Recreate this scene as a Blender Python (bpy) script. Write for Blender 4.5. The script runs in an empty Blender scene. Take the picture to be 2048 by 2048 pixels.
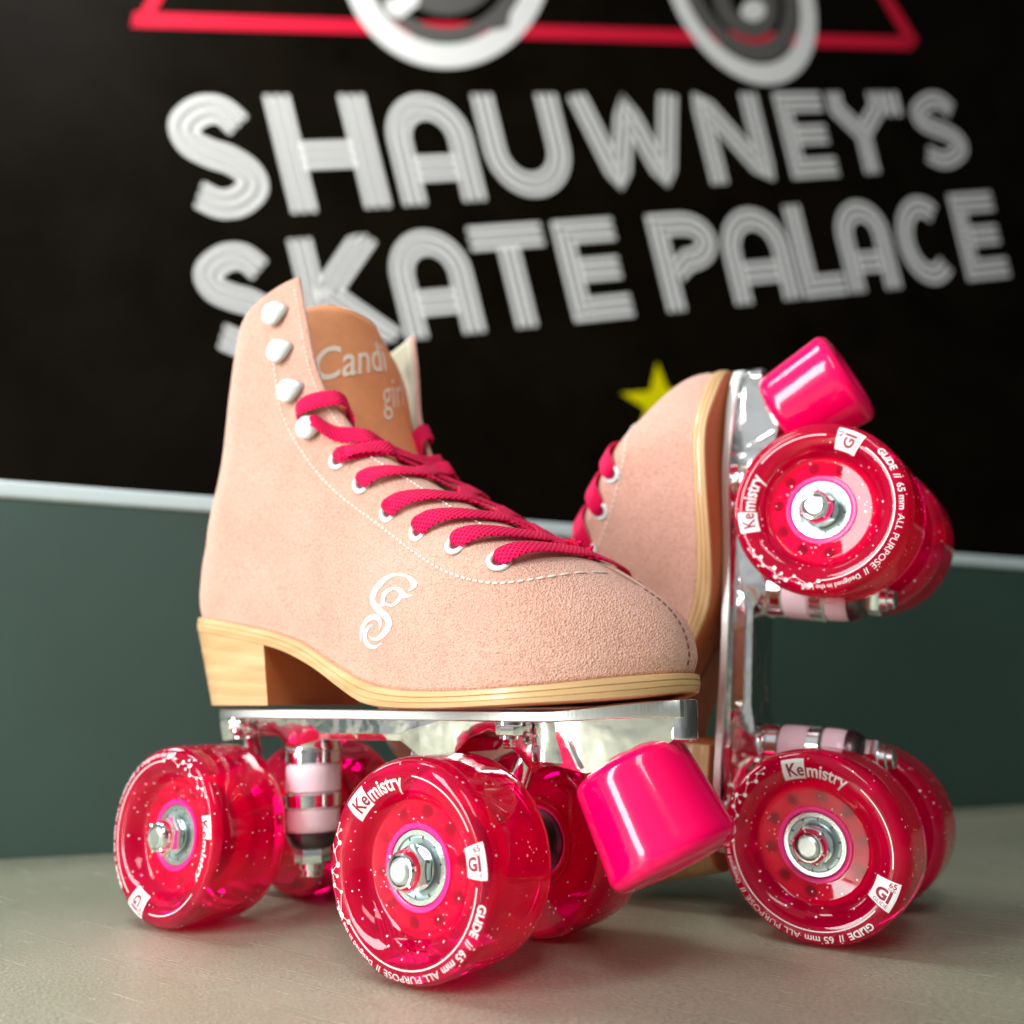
import bpy, bmesh, math, random
import numpy as np
from mathutils import Vector, Matrix, Euler
random.seed(7)
S = 0.001                       # everything below is measured in millimetres
PI = math.pi
R = math.radians
col = bpy.context.scene.collection
scene = bpy.context.scene

# ------------------------------------------------------------------ camera
F_PX = 1788.72
CAM = Vector((304.974, -261.140, 80.742))
YAW, PITCH = -0.606146, 0.210856
cd = bpy.data.cameras.new('camera'); cam = bpy.data.objects.new('camera', cd); col.objects.link(cam)
cd.sensor_width = 36; cd.lens = F_PX / 2048 * 36
cd.clip_start = 0.01; cd.clip_end = 50
fw = Vector((math.sin(YAW)*math.cos(PITCH), math.cos(YAW)*math.cos(PITCH), math.sin(PITCH)))
rt = fw.cross(Vector((0, 0, 1))).normalized(); up = rt.cross(fw)
cam.matrix_world = Matrix.Translation(CAM*S) @ Matrix((rt, up, -fw)).transposed().to_4x4()
cd.dof.use_dof = True; cd.dof.focus_distance = 0.282; cd.dof.aperture_fstop = 6.6
scene.camera = cam

# ------------------------------------------------------------------ world + lamps
world = bpy.data.worlds.new('World'); scene.world = world; world.use_nodes = True
wn = world.node_tree; wn.nodes.clear()
def N(nt, t, **kw):
    n = nt.nodes.new(t)
    for k, v in kw.items():
        if k in n.inputs: n.inputs[k].default_value = v
        else: setattr(n, k, v)
    return n
tc = N(wn, 'ShaderNodeTexCoord'); sep = N(wn, 'ShaderNodeSeparateXYZ')
ramp = N(wn, 'ShaderNodeValToRGB')
cr = ramp.color_ramp
cr.elements[0].position = 0.0; cr.elements[0].color = (.05, .04, .03, 1)
cr.elements[1].position = 1.0; cr.elements[1].color = (1.3, 1.33, 1.35, 1)
e = cr.elements.new(.45); e.color = (.16, .16, .15, 1)
e = cr.elements.new(.62); e.color = (.42, .44, .44, 1)
dotn = N(wn, 'ShaderNodeVectorMath', operation='DOT_PRODUCT'); dotn.inputs[1].default_value = Vector((-.45, -.65, .6)).normalized()
nz = N(wn, 'ShaderNodeTexNoise', Scale=2.6, Detail=2.0)
mr = N(wn, 'ShaderNodeMapRange'); mr.inputs[1].default_value = -1; mr.inputs[2].default_value = 1
ad = N(wn, 'ShaderNodeMath', operation='MULTIPLY_ADD'); ad.inputs[1].default_value = .5; 
ad2 = N(wn, 'ShaderNodeMath', operation='SUBTRACT'); ad2.inputs[1].default_value = .25
bg = N(wn, 'ShaderNodeBackground', Strength=0.38); wo = N(wn, 'ShaderNodeOutputWorld')
L = wn.links.new
L(tc.outputs['Generated'], dotn.inputs[0]); L(dotn.outputs['Value'], mr.inputs[0])
L(tc.outputs['Generated'], nz.inputs['Vector']); L(nz.outputs[0], ad.inputs[0]); L(mr.outputs[0], ad.inputs[2])
L(ad.outputs[0], ad2.inputs[0]); L(ad2.outputs[0], ramp.inputs[0]); L(ramp.outputs[0], bg.inputs[0]); L(bg.outputs[0], wo.inputs[0])

def area(name, loc, target, sx, sy, power, color):
    ld = bpy.data.lights.new(name, 'AREA'); ld.shape = 'RECTANGLE'; ld.size = sx*S; ld.size_y = sy*S
    ld.energy = power; ld.color = color
    o = bpy.data.objects.new(name, ld); col.objects.link(o)
    o.location = Vector(loc)*S
    o.rotation_euler = (Vector(target)-Vector(loc)).to_track_quat('-Z', 'Y').to_euler()
    return o
area('window_light', (-260, -980, 430), (90, 0, 90), 210, 880, 14.0, (1.0, .98, .97))
area('window_light', (560, -620, 900), (120, 30, 90), 200, 520, 4.0, (1.0, .98, .96))
area('window_light', (-650, 50, 500), (90, 30, 110), 240, 420, 4.5, (.95, .98, 1.0))

area('sign_fill_light', (-480, -120, 1380), (-620, 520, 760), 380, 380, 7.5, (1.0, .99, .96))  # added fill to brighten the sign letters, not a known lamp of the room

scene.view_settings.view_transform = 'Standard'; scene.view_settings.look = 'None'
scene.view_settings.exposure = 0.18; scene.view_settings.gamma = 1
scene.cycles.use_denoising = True
scene.cycles.max_bounces = 14; scene.cycles.transparent_max_bounces = 24
scene.cycles.sample_clamp_indirect = 6

# ------------------------------------------------------------------ materials
def mat(name):
    m = bpy.data.materials.new(name); m.use_nodes = True; nt = m.node_tree
    p = nt.nodes['Principled BSDF']
    return m, nt, p
def setp(p, **kw):
    for k, v in kw.items():
        k = k.replace('_', ' ')
        if isinstance(v, tuple) and len(v) == 3: v = (*v, 1)
        p.inputs[k].default_value = v
def bump(nt, p, height, strength=.3, dist=.0005, inp='Normal'):
    b = N(nt, 'ShaderNodeBump', Strength=strength, Distance=dist)
    nt.links.new(height, b.inputs['Height']); nt.links.new(b.outputs[0], p.inputs[inp]); return b
def objc(nt):
    return N(nt, 'ShaderNodeTexCoord').outputs['Object']
def noise(nt, vec, scale, detail=4, rough=.6):
    n = N(nt, 'ShaderNodeTexNoise', Scale=scale, Detail=detail, Roughness=rough); nt.links.new(vec, n.inputs['Vector']); return n.outputs[0]
def colramp(nt, fac, stops):
    r = N(nt, 'ShaderNodeValToRGB'); c = r.color_ramp
    while len(c.elements) > 1: c.elements.remove(c.elements[-1])
    c.elements[0].position = stops[0][0]; c.elements[0].color = (*stops[0][1], 1)
    for q, v in stops[1:]:
        e = c.elements.new(q); e.color = (*v, 1)
    nt.links.new(fac, r.inputs[0]); return r.outputs[0]

def simple(name, color, rough=.5, metal=0, coat=0, var=0, bmp=0, bscale=400, **kw):
    m, nt, p = mat(name); setp(p, Base_Color=color, Roughness=rough, Metallic=metal, Coat_Weight=coat, **kw)
    oc = objc(nt)
    if var:
        f = noise(nt, oc, bscale*.25)
        c = colramp(nt, f, [(.3, tuple(x*(1-var) for x in color)), (.7, tuple(min(1, x*(1+var)) for x in color))])
        nt.links.new(c, p.inputs['Base Color'])
    if bmp: bump(nt, p, noise(nt, oc, bscale), bmp)
    return m

# suede
M_suede, nt, p = mat('suede'); oc = objc(nt)
f1 = noise(nt, oc, 42, 6, .72); 
c = colramp(nt, f1, [(.25, (.71, .39, .30)), (.5, (.77, .45, .355)), (.78, (.81, .50, .41))])
f2 = noise(nt, oc, 1250, 4, .75)
mx = N(nt, 'ShaderNodeMixRGB', blend_type='MULTIPLY', Fac=.85)
c2 = colramp(nt, f2, [(.36, (.62, .52, .48)), (.52, (1, 1, 1))])
nt.links.new(c, mx.inputs[1]); nt.links.new(c2, mx.inputs[2]); nt.links.new(mx.outputs[0], p.inputs['Base Color'])
setp(p, Roughness=.95, Sheen_Weight=.35, Sheen_Roughness=.5, Specular_IOR_Level=.15)
p.inputs['Sheen Tint'].default_value = (1, .85, .78, 1)
vor = N(nt, 'ShaderNodeTexVoronoi', Scale=1700.0); nt.links.new(oc, vor.inputs['Vector'])
ma = N(nt, 'ShaderNodeMath', operation='ADD'); nt.links.new(f2, ma.inputs[0]); nt.links.new(vor.outputs[0], ma.inputs[1])
bump(nt, p, ma.outputs[0], .8, .0005)

M_lining = simple('khaki_lining', (.40, .38, .27), .7, bmp=.15, bscale=900)
M_darklining = simple('olive_lining', (.30, .29, .21), .8, bmp=.15)
M_tongue = simple('tongue_leather', (.90, .37, .165), .55, var=.06, bmp=.12, bscale=700)
M_tprint = simple('cream_print', (.96, .86, .72), .6)
M_white = simple('white_enamel', (.70, .76, .765), .22, coat=.6)
M_print = simple('white_print', (.93, .90, .93), .5)
M_logo = simple('white_foil', (.90, .95, .95), .5)
M_thread = simple('cream_thread', (.95, .88, .80), .8)
M_dthread = simple('brown_thread', (.17, .07, .045), .8)

M_lace, nt, p = mat('lace_weave')
setp(p, Base_Color=(.83, .012, .085), Roughness=.6, Specular_IOR_Level=.15, Sheen_Weight=.06, Sheen_Roughness=.3)
uv = N(nt, 'ShaderNodeTexCoord').outputs['UV']
mp = N(nt, 'ShaderNodeMapping'); mp.inputs['Scale'].default_value = (1, 1, 1); nt.links.new(uv, mp.inputs[0])
def wave(rot, sc):
    m1 = N(nt, 'ShaderNodeMapping'); m1.inputs['Rotation'].default_value = (0, 0, rot); nt.links.new(uv, m1.inputs[0])
    w = N(nt, 'ShaderNodeTexWave', Scale=sc); nt.links.new(m1.outputs[0], w.inputs[0]); return w.outputs['Fac']
wa, wb = wave(R(52), .24), wave(R(-52), .24)
mm = N(nt, 'ShaderNodeMath', operation='MAXIMUM'); nt.links.new(wa, mm.inputs[0]); nt.links.new(wb, mm.inputs[1])
bump(nt, p, mm.outputs[0], .9, .0005)
cc = colramp(nt, mm.outputs[0], [(.45, (.55, .0, .035)), (.85, (.95, .004, .115))]); nt.links.new(cc, p.inputs['Base Color'])

M_sole, nt, p = mat('stacked_sole'); oc = objc(nt)
setp(p, Roughness=.42, Coat_Weight=.2)
mp = N(nt, 'ShaderNodeMapping'); mp.inputs['Scale'].default_value = (25, 25, 260); nt.links.new(oc, mp.inputs[0])
f = noise(nt, mp.outputs[0], 1.0, 3, .5)
c = colramp(nt, f, [(.3, (.56, .36, .17)), (.5, (.64, .42, .205)), (.7, (.70, .48, .25))]); nt.links.new(c, p.inputs['Base Color'])
bump(nt, p, f, .25, .0003)
M_soleunder = simple('sole_underside', (.50, .16, .05), .6, bmp=.3, bscale=600)

def metalmat(name, color, rough, brushed=0, axis=(1, 1, 1)):
    m, nt, p = mat(name); setp(p, Base_Color=color, Metallic=1.0, Roughness=rough)
    oc = objc(nt); mp = N(nt, 'ShaderNodeMapping'); mp.inputs['Scale'].default_value = axis; nt.links.new(oc, mp.inputs[0])
    f = noise(nt, mp.outputs[0], 120 if not brushed else 260, 4, .6)
    if brushed: bump(nt, p, f, brushed, .0003)
    if name == 'polished_aluminium':
        f_ = noise(nt, oc, 70, 2, .5); b_ = N(nt, 'ShaderNodeBump', Strength=.5, Distance=.0022); nt.links.new(f_, b_.inputs['Height'])
        nt.links.new(b_.outputs[0], p.inputs['Normal'].links[0].from_node.inputs['Normal'])
    r = N(nt, 'ShaderNodeMapRange'); r.inputs[3].default_value = max(.02, rough-.05); r.inputs[4].default_value = rough+.09
    nt.links.new(f, r.inputs[0]); nt.links.new(r.outputs[0], p.inputs['Roughness'])
    return m
M_alu = metalmat('polished_aluminium', (.90, .91, .90), .09, .10)
M_edge = metalmat('machined_edge', (.82, .86, .84), .34, .35, (6, 6, .5))
M_chrome = metalmat('chrome', (.90, .90, .91), .06)
M_steel = metalmat('zinc_steel', (.74, .82, .82), .2, .08)
M_axle = metalmat('axle_steel', (.70, .77, .77), .3, .2)
M_shield = simple('bearing_shield', (.42, .56, .56), .38, metal=.85)
M_dark = simple('dark_metal', (.10, .08, .085), .3, metal=.9)
M_bush = simple('pink_white_cushion', (.90, .70, .78), .35, coat=.3)
M_stop = simple('toe_stop_rubber', (1.0, .0, .115), .2, coat=.55, Specular_IOR_Level=.15)
M_stop.node_tree.nodes['Principled BSDF'].inputs['Subsurface Weight'].default_value = .25
M_stop.node_tree.nodes['Principled BSDF'].inputs['Subsurface Radius'].default_value = (.004, .001, .0015)
M_core = simple('pink_core', (1.0, .01, .26), .4, coat=.2, var=.05, bscale=200)
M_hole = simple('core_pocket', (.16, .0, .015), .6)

# urethane : tinted see-through body + cloudy scatter + clear gloss, with glitter flakes
M_ure, nt, p = mat('glitter_urethane')
oc = objc(nt)
out = nt.nodes['Material Output']
setp(p, Base_Color=(.88, .004, .04), Roughness=.06, Coat_Weight=1.0, Coat_Roughness=.02, IOR=1.5)
tr = N(nt, 'ShaderNodeBsdfTransparent'); tr.inputs[0].default_value = (1.0, .012, .40, 1)
tl = N(nt, 'ShaderNodeBsdfTranslucent'); tl.inputs[0].default_value = (1.0, .0, .09, 1)
m1 = N(nt, 'ShaderNodeMixShader'); m1.inputs[0].default_value = .45
m2 = N(nt, 'ShaderNodeMixShader')
gl = N(nt, 'ShaderNodeBsdfGlossy', Roughness=.03); gl.inputs[0].default_value = (1, 1, 1, 1)
fr = N(nt, 'ShaderNodeFresnel', IOR=1.34)
m3 = N(nt, 'ShaderNodeMixShader')
df = N(nt, 'ShaderNodeBsdfDiffuse'); df.inputs[0].default_value = (1.0, .0, .085, 1)
cl = noise(nt, oc, 55, 2); clr = N(nt, 'ShaderNodeMapRange'); clr.inputs[1].default_value = .3; clr.inputs[2].default_value = .7
clr.inputs[3].default_value = .48; clr.inputs[4].default_value = .66
nt.links.new(cl, clr.inputs[0])
nt.links.new(df.outputs[0], m1.inputs[1]); nt.links.new(tl.outputs[0], m1.inputs[2])
nt.links.new(clr.outputs[0], m2.inputs[0]); nt.links.new(m1.outputs[0], m2.inputs[1]); nt.links.new(tr.outputs[0], m2.inputs[2])
nt.links.new(fr.outputs[0], m3.inputs[0]); nt.links.new(m2.outputs[0], m3.inputs[1]); nt.links.new(gl.outputs[0], m3.inputs[2])
vo = N(nt, 'ShaderNodeTexVoronoi', Scale=560.0); nt.links.new(oc, vo.inputs['Vector'])
spc = N(nt, 'ShaderNodeSeparateColor'); nt.links.new(vo.outputs['Color'], spc.inputs[0])
gate = N(nt, 'ShaderNodeMath', operation='LESS_THAN'); cn = N(nt, 'ShaderNodeTexNoise', Scale=75.0, Detail=1.0); nt.links.new(oc, cn.inputs['Vector']); cm = N(nt, 'ShaderNodeMapRange'); cm.inputs[1].default_value = .38; cm.inputs[2].default_value = .62; cm.inputs[3].default_value = .1; cm.inputs[4].default_value = .52; nt.links.new(cn.outputs[0], cm.inputs[0]); nt.links.new(cm.outputs[0], gate.inputs[1]); nt.links.new(spc.outputs[0], gate.inputs[0])
rad = N(nt, 'ShaderNodeMapRange'); rad.inputs[3].default_value = .05; rad.inputs[4].default_value = .23; nt.links.new(spc.outputs[1], rad.inputs[0])
near = N(nt, 'ShaderNodeMath', operation='LESS_THAN'); nt.links.new(vo.outputs['Distance'], near.inputs[0]); nt.links.new(rad.outputs[0], near.inputs[1])
mul = N(nt, 'ShaderNodeMath', operation='MULTIPLY'); nt.links.new(gate.outputs[0], mul.inputs[0]); nt.links.new(near.outputs[0], mul.inputs[1])
fl = N(nt, 'ShaderNodeBsdfPrincipled', Roughness=.35, Metallic=.2); fc = colramp(nt, spc.outputs[2], [(0, (1, .25, .65)), (.35, (1, .75, .9)), (1, (1, .97, 1))]); nt.links.new(fc, fl.inputs['Base Color'])
m4 = N(nt, 'ShaderNodeMixShader'); nt.links.new(mul.outputs[0], m4.inputs[0]); nt.links.new(m3.outputs[0], m4.inputs[1]); nt.links.new(fl.outputs[0], m4.inputs[2])
nt.links.new(m4.outputs[0], out.inputs[0]); nt.nodes.remove(p)

# table, wall, sign
M_table, nt, p = mat('satin_tabletop'); oc = objc(nt)
mp = N(nt, 'ShaderNodeMapping'); mp.inputs['Rotation'].default_value = (0, 0, R(-30)); mp.inputs['Scale'].default_value = (1, 2.6, 1); nt.links.new(oc, mp.inputs[0])
f = noise(nt, mp.outputs[0], 620, 6, .75); f3 = noise(nt, oc, 9, 3)
c = colramp(nt, f, [(.36, (.34, .345, .25)), (.64, (.82, .81, .63))])
mx = N(nt, 'ShaderNodeMixRGB', blend_type='MULTIPLY', Fac=.35); c3 = colramp(nt, f3, [(.35, (.62, .76, .62)), (.65, (1, 1, 1))])
nt.links.new(c, mx.inputs[1]); nt.links.new(c3, mx.inputs[2]); nt.links.new(mx.outputs[0], p.inputs['Base Color'])
setp(p, Roughness=.24, Metallic=.55); bump(nt, p, f, .75, .0009)
mps = N(nt, 'ShaderNodeMapping'); mps.inputs['Rotation'].default_value = (0, 0, R(24)); mps.inputs['Scale'].default_value = (.9, 55, 1); nt.links.new(oc, mps.inputs[0])
sc_ = noise(nt, mps.outputs[0], 14, 3, .5); sr_ = N(nt, 'ShaderNodeMapRange'); sr_.inputs[1].default_value = .66; sr_.inputs[2].default_value = .72; sr_.inputs[3].default_value = .25; sr_.inputs[4].default_value = .36
nt.links.new(sc_, sr_.inputs[0]); nt.links.new(sr_.outputs[0], p.inputs['Roughness'])
M_green = simple('green_paint', (.024, .055, .044), .55, var=.08, bscale=40)
M_ledge = simple('pale_blue_laminate', (.50, .60, .62), .4)
M_black = simple('black_board', (.005, .0036, .002), .45, var=.4, bscale=30, Specular_IOR_Level=.02)
M_sign = simple('white_sign_paint', (.90, .91, .90), .6, Specular_IOR_Level=.1)
M_signgrey = simple('grey_sign_paint', (.13, .125, .12), .6, Specular_IOR_Level=.1)
M_signred = simple('red_sign_paint', (.72, .012, .045), .6, Specular_IOR_Level=.1)
M_yellow = simple('yellow_sign_paint', (.80, .72, .0), .6, Specular_IOR_Level=.1)

# ------------------------------------------------------------------ object helpers
def tag(o, label=None, cat=None, group=None, kind=None):
    if label: o['label'] = label
    if cat: o['category'] = cat
    if group: o['group'] = group
    if kind: o['kind'] = kind
    return o
def obj(name, bm, m, parent=None, smooth=True, loc=(0, 0, 0), rot=(0, 0, 0), angle=40):
    me = bpy.data.meshes.new(name)
    bmesh.ops.recalc_face_normals(bm, faces=bm.faces[:])
    bmesh.ops.scale(bm, vec=(S, S, S), verts=bm.verts[:])
    bm.to_mesh(me); bm.free()
    for x in (m if isinstance(m, (list, tuple)) else [m]): me.materials.append(x)
    if smooth:
        me.shade_smooth()
        me.set_sharp_from_angle(angle=R(angle))
    o = bpy.data.objects.new(name, me); col.objects.link(o)
    o.location = Vector(loc)*S; o.rotation_euler = rot
    if parent: o.parent = parent
    return o
def grid(bm, rows, closed_u=False, closed_v=False, uvs=None, mi=0):
    vs = [[bm.verts.new(q) for q in r] for r in rows]
    nr, nc = len(vs), len(vs[0]); lay = bm.loops.layers.uv.verify() if uvs else None
    for i in range(nr if closed_v else nr-1):
        for j in range(nc if closed_u else nc-1):
            i2, j2 = (i+1) % nr, (j+1) % nc
            q = [vs[i][j], vs[i][j2], vs[i2][j2], vs[i2][j]]
            if len(set(q)) < 4: continue
            f = bm.faces.new(q); f.material_index = mi
            if uvs:
                idx = [(i, j), (i, j+1), (i+1, j+1), (i+1, j)]
                for lp, (a, b) in zip(f.loops, idx): lp[lay].uv = uvs(a, b)
    return vs
def cap(bm, ring, mi=0):
    f = bm.faces.new(ring); f.material_index = mi; return f
def lathe(bm, prof, n=64, axis='Y', base=(0, 0, 0), closed=True, mi=0, rot=0):
    """prof: list of (d, r) along axis"""
    rows = []
    for d, r in prof:
        ring = []
        for k in range(n):
            a = 2*PI*k/n + rot
            if axis == 'Y': q = (r*math.cos(a), d, r*math.sin(a))
            elif axis == 'Z': q = (r*math.cos(a), r*math.sin(a), d)
            else: q = (d, r*math.cos(a), r*math.sin(a))
            ring.append(Vector(q)+Vector(base))
        rows.append(ring)
    vs = grid(bm, rows, closed_u=True, closed_v=False, mi=mi)
    if closed == 'loop':
        a, b = vs[-1], vs[0]
        for j in range(n): bm.faces.new((a[j], a[(j+1) % n], b[(j+1) % n], b[j])).material_index = mi
    elif closed:
        cap(bm, vs[0], mi); cap(bm, vs[-1], mi)
    return vs
def lathe_dir(bm, prof, origin, axis, n=48, closed=True, rot=0):
    axis = Vector(axis).normalized(); e1 = axis.orthogonal().normalized(); e2 = axis.cross(e1)
    rows = [[Vector(origin)+axis*d+(e1*math.cos(2*PI*k/n+rot)+e2*math.sin(2*PI*k/n+rot))*r for k in range(n)] for d, r in prof]
    vs = grid(bm, rows, closed_u=True)
    if closed: cap(bm, vs[0]); cap(bm, vs[-1])
def prism(bm, pts, y0, y1, bevel=0, fn=None):
    """polygon pts in XZ extruded between y0 and y1"""
    a = [bm.verts.new((x, y0, z)) for x, z in pts]; b = [bm.verts.new((x, y1, z)) for x, z in pts]
    f1 = bm.faces.new(a); f2 = bm.faces.new(b[::-1]); n = len(pts)
    for i in range(n): bm.faces.new((a[i], b[i], b[(i+1) % n], a[(i+1) % n]))
    return a, b
def box(bm, x0, x1, y0, y1, z0, z1):
    prism(bm, [(x0, z0), (x1, z0), (x1, z1), (x0, z1)], y0, y1)
def catmull(pts, n=8):
    P = [np.array(q, float) for q in pts]; P = [2*P[0]-P[1]] + P + [2*P[-1]-P[-2]]; out = []
    for i in range(1, len(P)-2):
        for k in range(n):
            t = k/n
            out.append(.5*((2*P[i])+(-P[i-1]+P[i+1])*t+(2*P[i-1]-5*P[i]+4*P[i+1]-P[i+2])*t*t+(-P[i-1]+3*P[i]-3*P[i+1]+P[i+2])*t**3))
    out.append(P[-2]); return out
def tab(pairs):
    xs = np.array([q[0] for q in pairs], float); ys = np.array([q[1:] for q in pairs], float)
    # monotone-ish smooth interpolation
    def f(x):
        x = float(np.clip(x, xs[0], xs[-1])); i = int(np.clip(np.searchsorted(xs, x)-1, 0, len(xs)-2))
        h = xs[i+1]-xs[i]; t = (x-xs[i])/h
        def m(j):
            if j == 0 or j == len(xs)-1:
                k = 0 if j == 0 else j-1
                return (ys[k+1]-ys[k])/(xs[k+1]-xs[k])
            return (ys[j+1]-ys[j-1])/(xs[j+1]-xs[j-1])
        a, b = m(i)*h, m(i+1)*h
        r = (2*t**3-3*t*t+1)*ys[i]+(t**3-2*t*t+t)*a+(-2*t**3+3*t*t)*ys[i+1]+(t**3-t*t)*b
        return r if len(r) > 1 else float(r[0])
    return f
def text_mesh(body, size, shear=0, res=3, bold=0, maxe=.9):
    """2-D text triangles in mm, baseline at y=0, starting at x=0"""
    cu = bpy.data.curves.new('t', 'FONT'); cu.body = body; cu.size = size; cu.resolution_u = res; cu.shear = shear; cu.offset = bold
    o = bpy.data.objects.new('t', cu); me = o.to_mesh()
    V = [tuple(v.co) for v in me.vertices]; Fc = [tuple(q.vertices) for q in me.polygons]
    o.to_mesh_clear(); bpy.data.objects.remove(o); bpy.data.curves.remove(cu)
    b = bmesh.new(); vv = [b.verts.new(v) for v in V]
    for f in Fc:
        try: b.faces.new([vv[i] for i in f])
        except ValueError: pass
    bmesh.ops.remove_doubles(b, verts=b.verts[:], dist=1e-4)
    for _ in range(5):
        bmesh.ops.triangulate(b, faces=b.faces[:])
        le = [e for e in b.edges if e.calc_length() > maxe]
        if not le: break
        bmesh.ops.subdivide_edges(b, edges=le, cuts=1)
    bmesh.ops.triangulate(b, faces=b.faces[:])
    b.verts.index_update()
    V = [tuple(v.co) for v in b.verts]; Fc = [tuple(v.index for v in f.verts) for f in b.faces]; b.free()
    return V, Fc
def sstep(a, b, x):
    t = min(1, max(0, (x-a)/(b-a))); return t*t*(3-2*t)

# ------------------------------------------------------------------ setting
NW = Vector((.825078, -.565019, 0)); TW = Vector((.565019, .825078, 0)); D0 = -165.76   # half wall plane
def wallpt(s, z, off=0):     # point on the half wall; s runs along it
    a = Vector((-203.23, -3.39, 0)); return a + TW*s + NW*off + Vector((0, 0, z))
bm = bmesh.new()
t0 = [wallpt(-1100, 0, 0), wallpt(1500, 0, 0), wallpt(1500, 0, 1300), wallpt(-1100, 0, 1300)]
top = [bm.verts.new(q) for q in t0]; bot = [bm.verts.new(q-Vector((0, 0, 30))) for q in t0]
bm.faces.new(top); bm.faces.new(bot[::-1])
for i in range(4): bm.faces.new((top[i], bot[i], bot[(i+1) % 4], top[(i+1) % 4]))
tag(obj('tabletop', bm, M_table, smooth=False), kind='structure')

def wallbox(bm, s0, s1, z0, z1, o0, o1, bev=0):
    P = [wallpt(s, z, o) for s in (s0, s1) for z in (z0, z1) for o in (o0, o1)]
    v = [bm.verts.new(q) for q in P]
    for f in ((0, 1, 3, 2), (4, 6, 7, 5), (0, 4, 5, 1), (2, 3, 7, 6), (0, 2, 6, 4), (1, 5, 7, 3)): bm.faces.new([v[i] for i in f])
bm = bmesh.new(); wallbox(bm, -1100, 1500, -60, 194.5, -34, -1)
hw = tag(obj('half_wall', bm, M_green, smooth=False), 'low dark green panel wall with a pale ledge, directly behind the roller skates', 'wall')
bm = bmesh.new(); wallbox(bm, -1100, 1500, 195, 205, -36, 2)
lg = obj('ledge', bm, M_ledge, hw, smooth=False)
md = lg.modifiers.new('Bevel', 'BEVEL'); md.width = .0025; md.segments = 3

# ------------------------------------------------------------------ sign board on the wall beyond
OFF = 620.0
MROT = np.array([list(rt), list(up), list(fw)])
def logo_to_board(x, y):
    """artwork layout coordinates -> point on the board plane"""
    d = Vector(((x-1024)/F_PX, -(y-1024)/F_PX, 1)); d = rt*d.x+up*d.y+fw*d.z
    t = ((D0-OFF) - NW.dot(CAM)) / NW.dot(d); return CAM + d*t
board_s = lambda P: (P-Vector((-203.23, -3.39, 0))).dot(TW)
bm = bmesh.new(); wallbox(bm, -900, 3600, -60, 2300, -OFF-20, -OFF-.8)
sb = tag(obj('sign_board', bm, M_black, smooth=False), 'large black board with white lettering SHAWNEY\'S SKATE PALACE behind the skates', 'sign')

def ribbon_strokes(paths, w, h, quad, n=3, sw=12.2, gap=8.2, solid=None):
    """stroke centre lines (in a w x h box) become n parallel painted stripes on the board"""
    bm = bmesh.new(); (tl, tr_, br, bl) = [np.array(q, float) for q in quad]
    def mp(q):
        a, b = q[0]/w, q[1]/h
        r = (tl*(1-a)+tr_*a)*(1-b)+(bl*(1-a)+br*a)*b
        return logo_to_board(*r)
    pitch = sw+gap
    for pth in paths:
        P = [np.array(q, float) for q in pth]
        P2 = [P[0]]
        for a, b in zip(P, P[1:]):
            m = max(1, int(np.linalg.norm(b-a)/30)); P2 += [a+(b-a)*k/m for k in range(1, m+1)]
        P = P2
        nr = []
        for i in range(len(P)):
            ts = []
            if i > 0: t = P[i]-P[i-1]; ts.append(t/np.linalg.norm(t))
            if i < len(P)-1: t = P[i+1]-P[i]; ts.append(t/np.linalg.norm(t))
            nn = [np.array([-t[1], t[0]]) for t in ts]
            if len(nn) == 2:
                s_ = nn[0]+nn[1]; s_ = s_/np.linalg.norm(s_); s_ = s_/max(.45, float(s_@nn[0])); nr.append(s_)
            else: nr.append(nn[0])
        for k in range(n):
            c0 = (k-(n-1)/2)*pitch
            rows = []
            for q, m in zip(P, nr):
                qa, qb = q+m*(c0-sw/2), q+m*(c0+sw/2)
                qa[1] = min(max(qa[1], 0), h); qb[1] = min(max(qb[1], 0), h)
                a, b = mp(qa), mp(qb); rows.append([a+NW*.0, a+NW*.5, b+NW*.5, b+NW*.0])
            vs = grid(bm, rows, closed_u=True); cap(bm, vs[0]); cap(bm, vs[-1])
    return bm
def arc(cx, cy, rx, ry, a0, a1, n=14):
    return [(cx+rx*math.cos(R(a0+(a1-a0)*k/n)), cy+ry*math.sin(R(a0+(a1-a0)*k/n))) for k in range(n+1)]
T = 27.0
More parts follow.
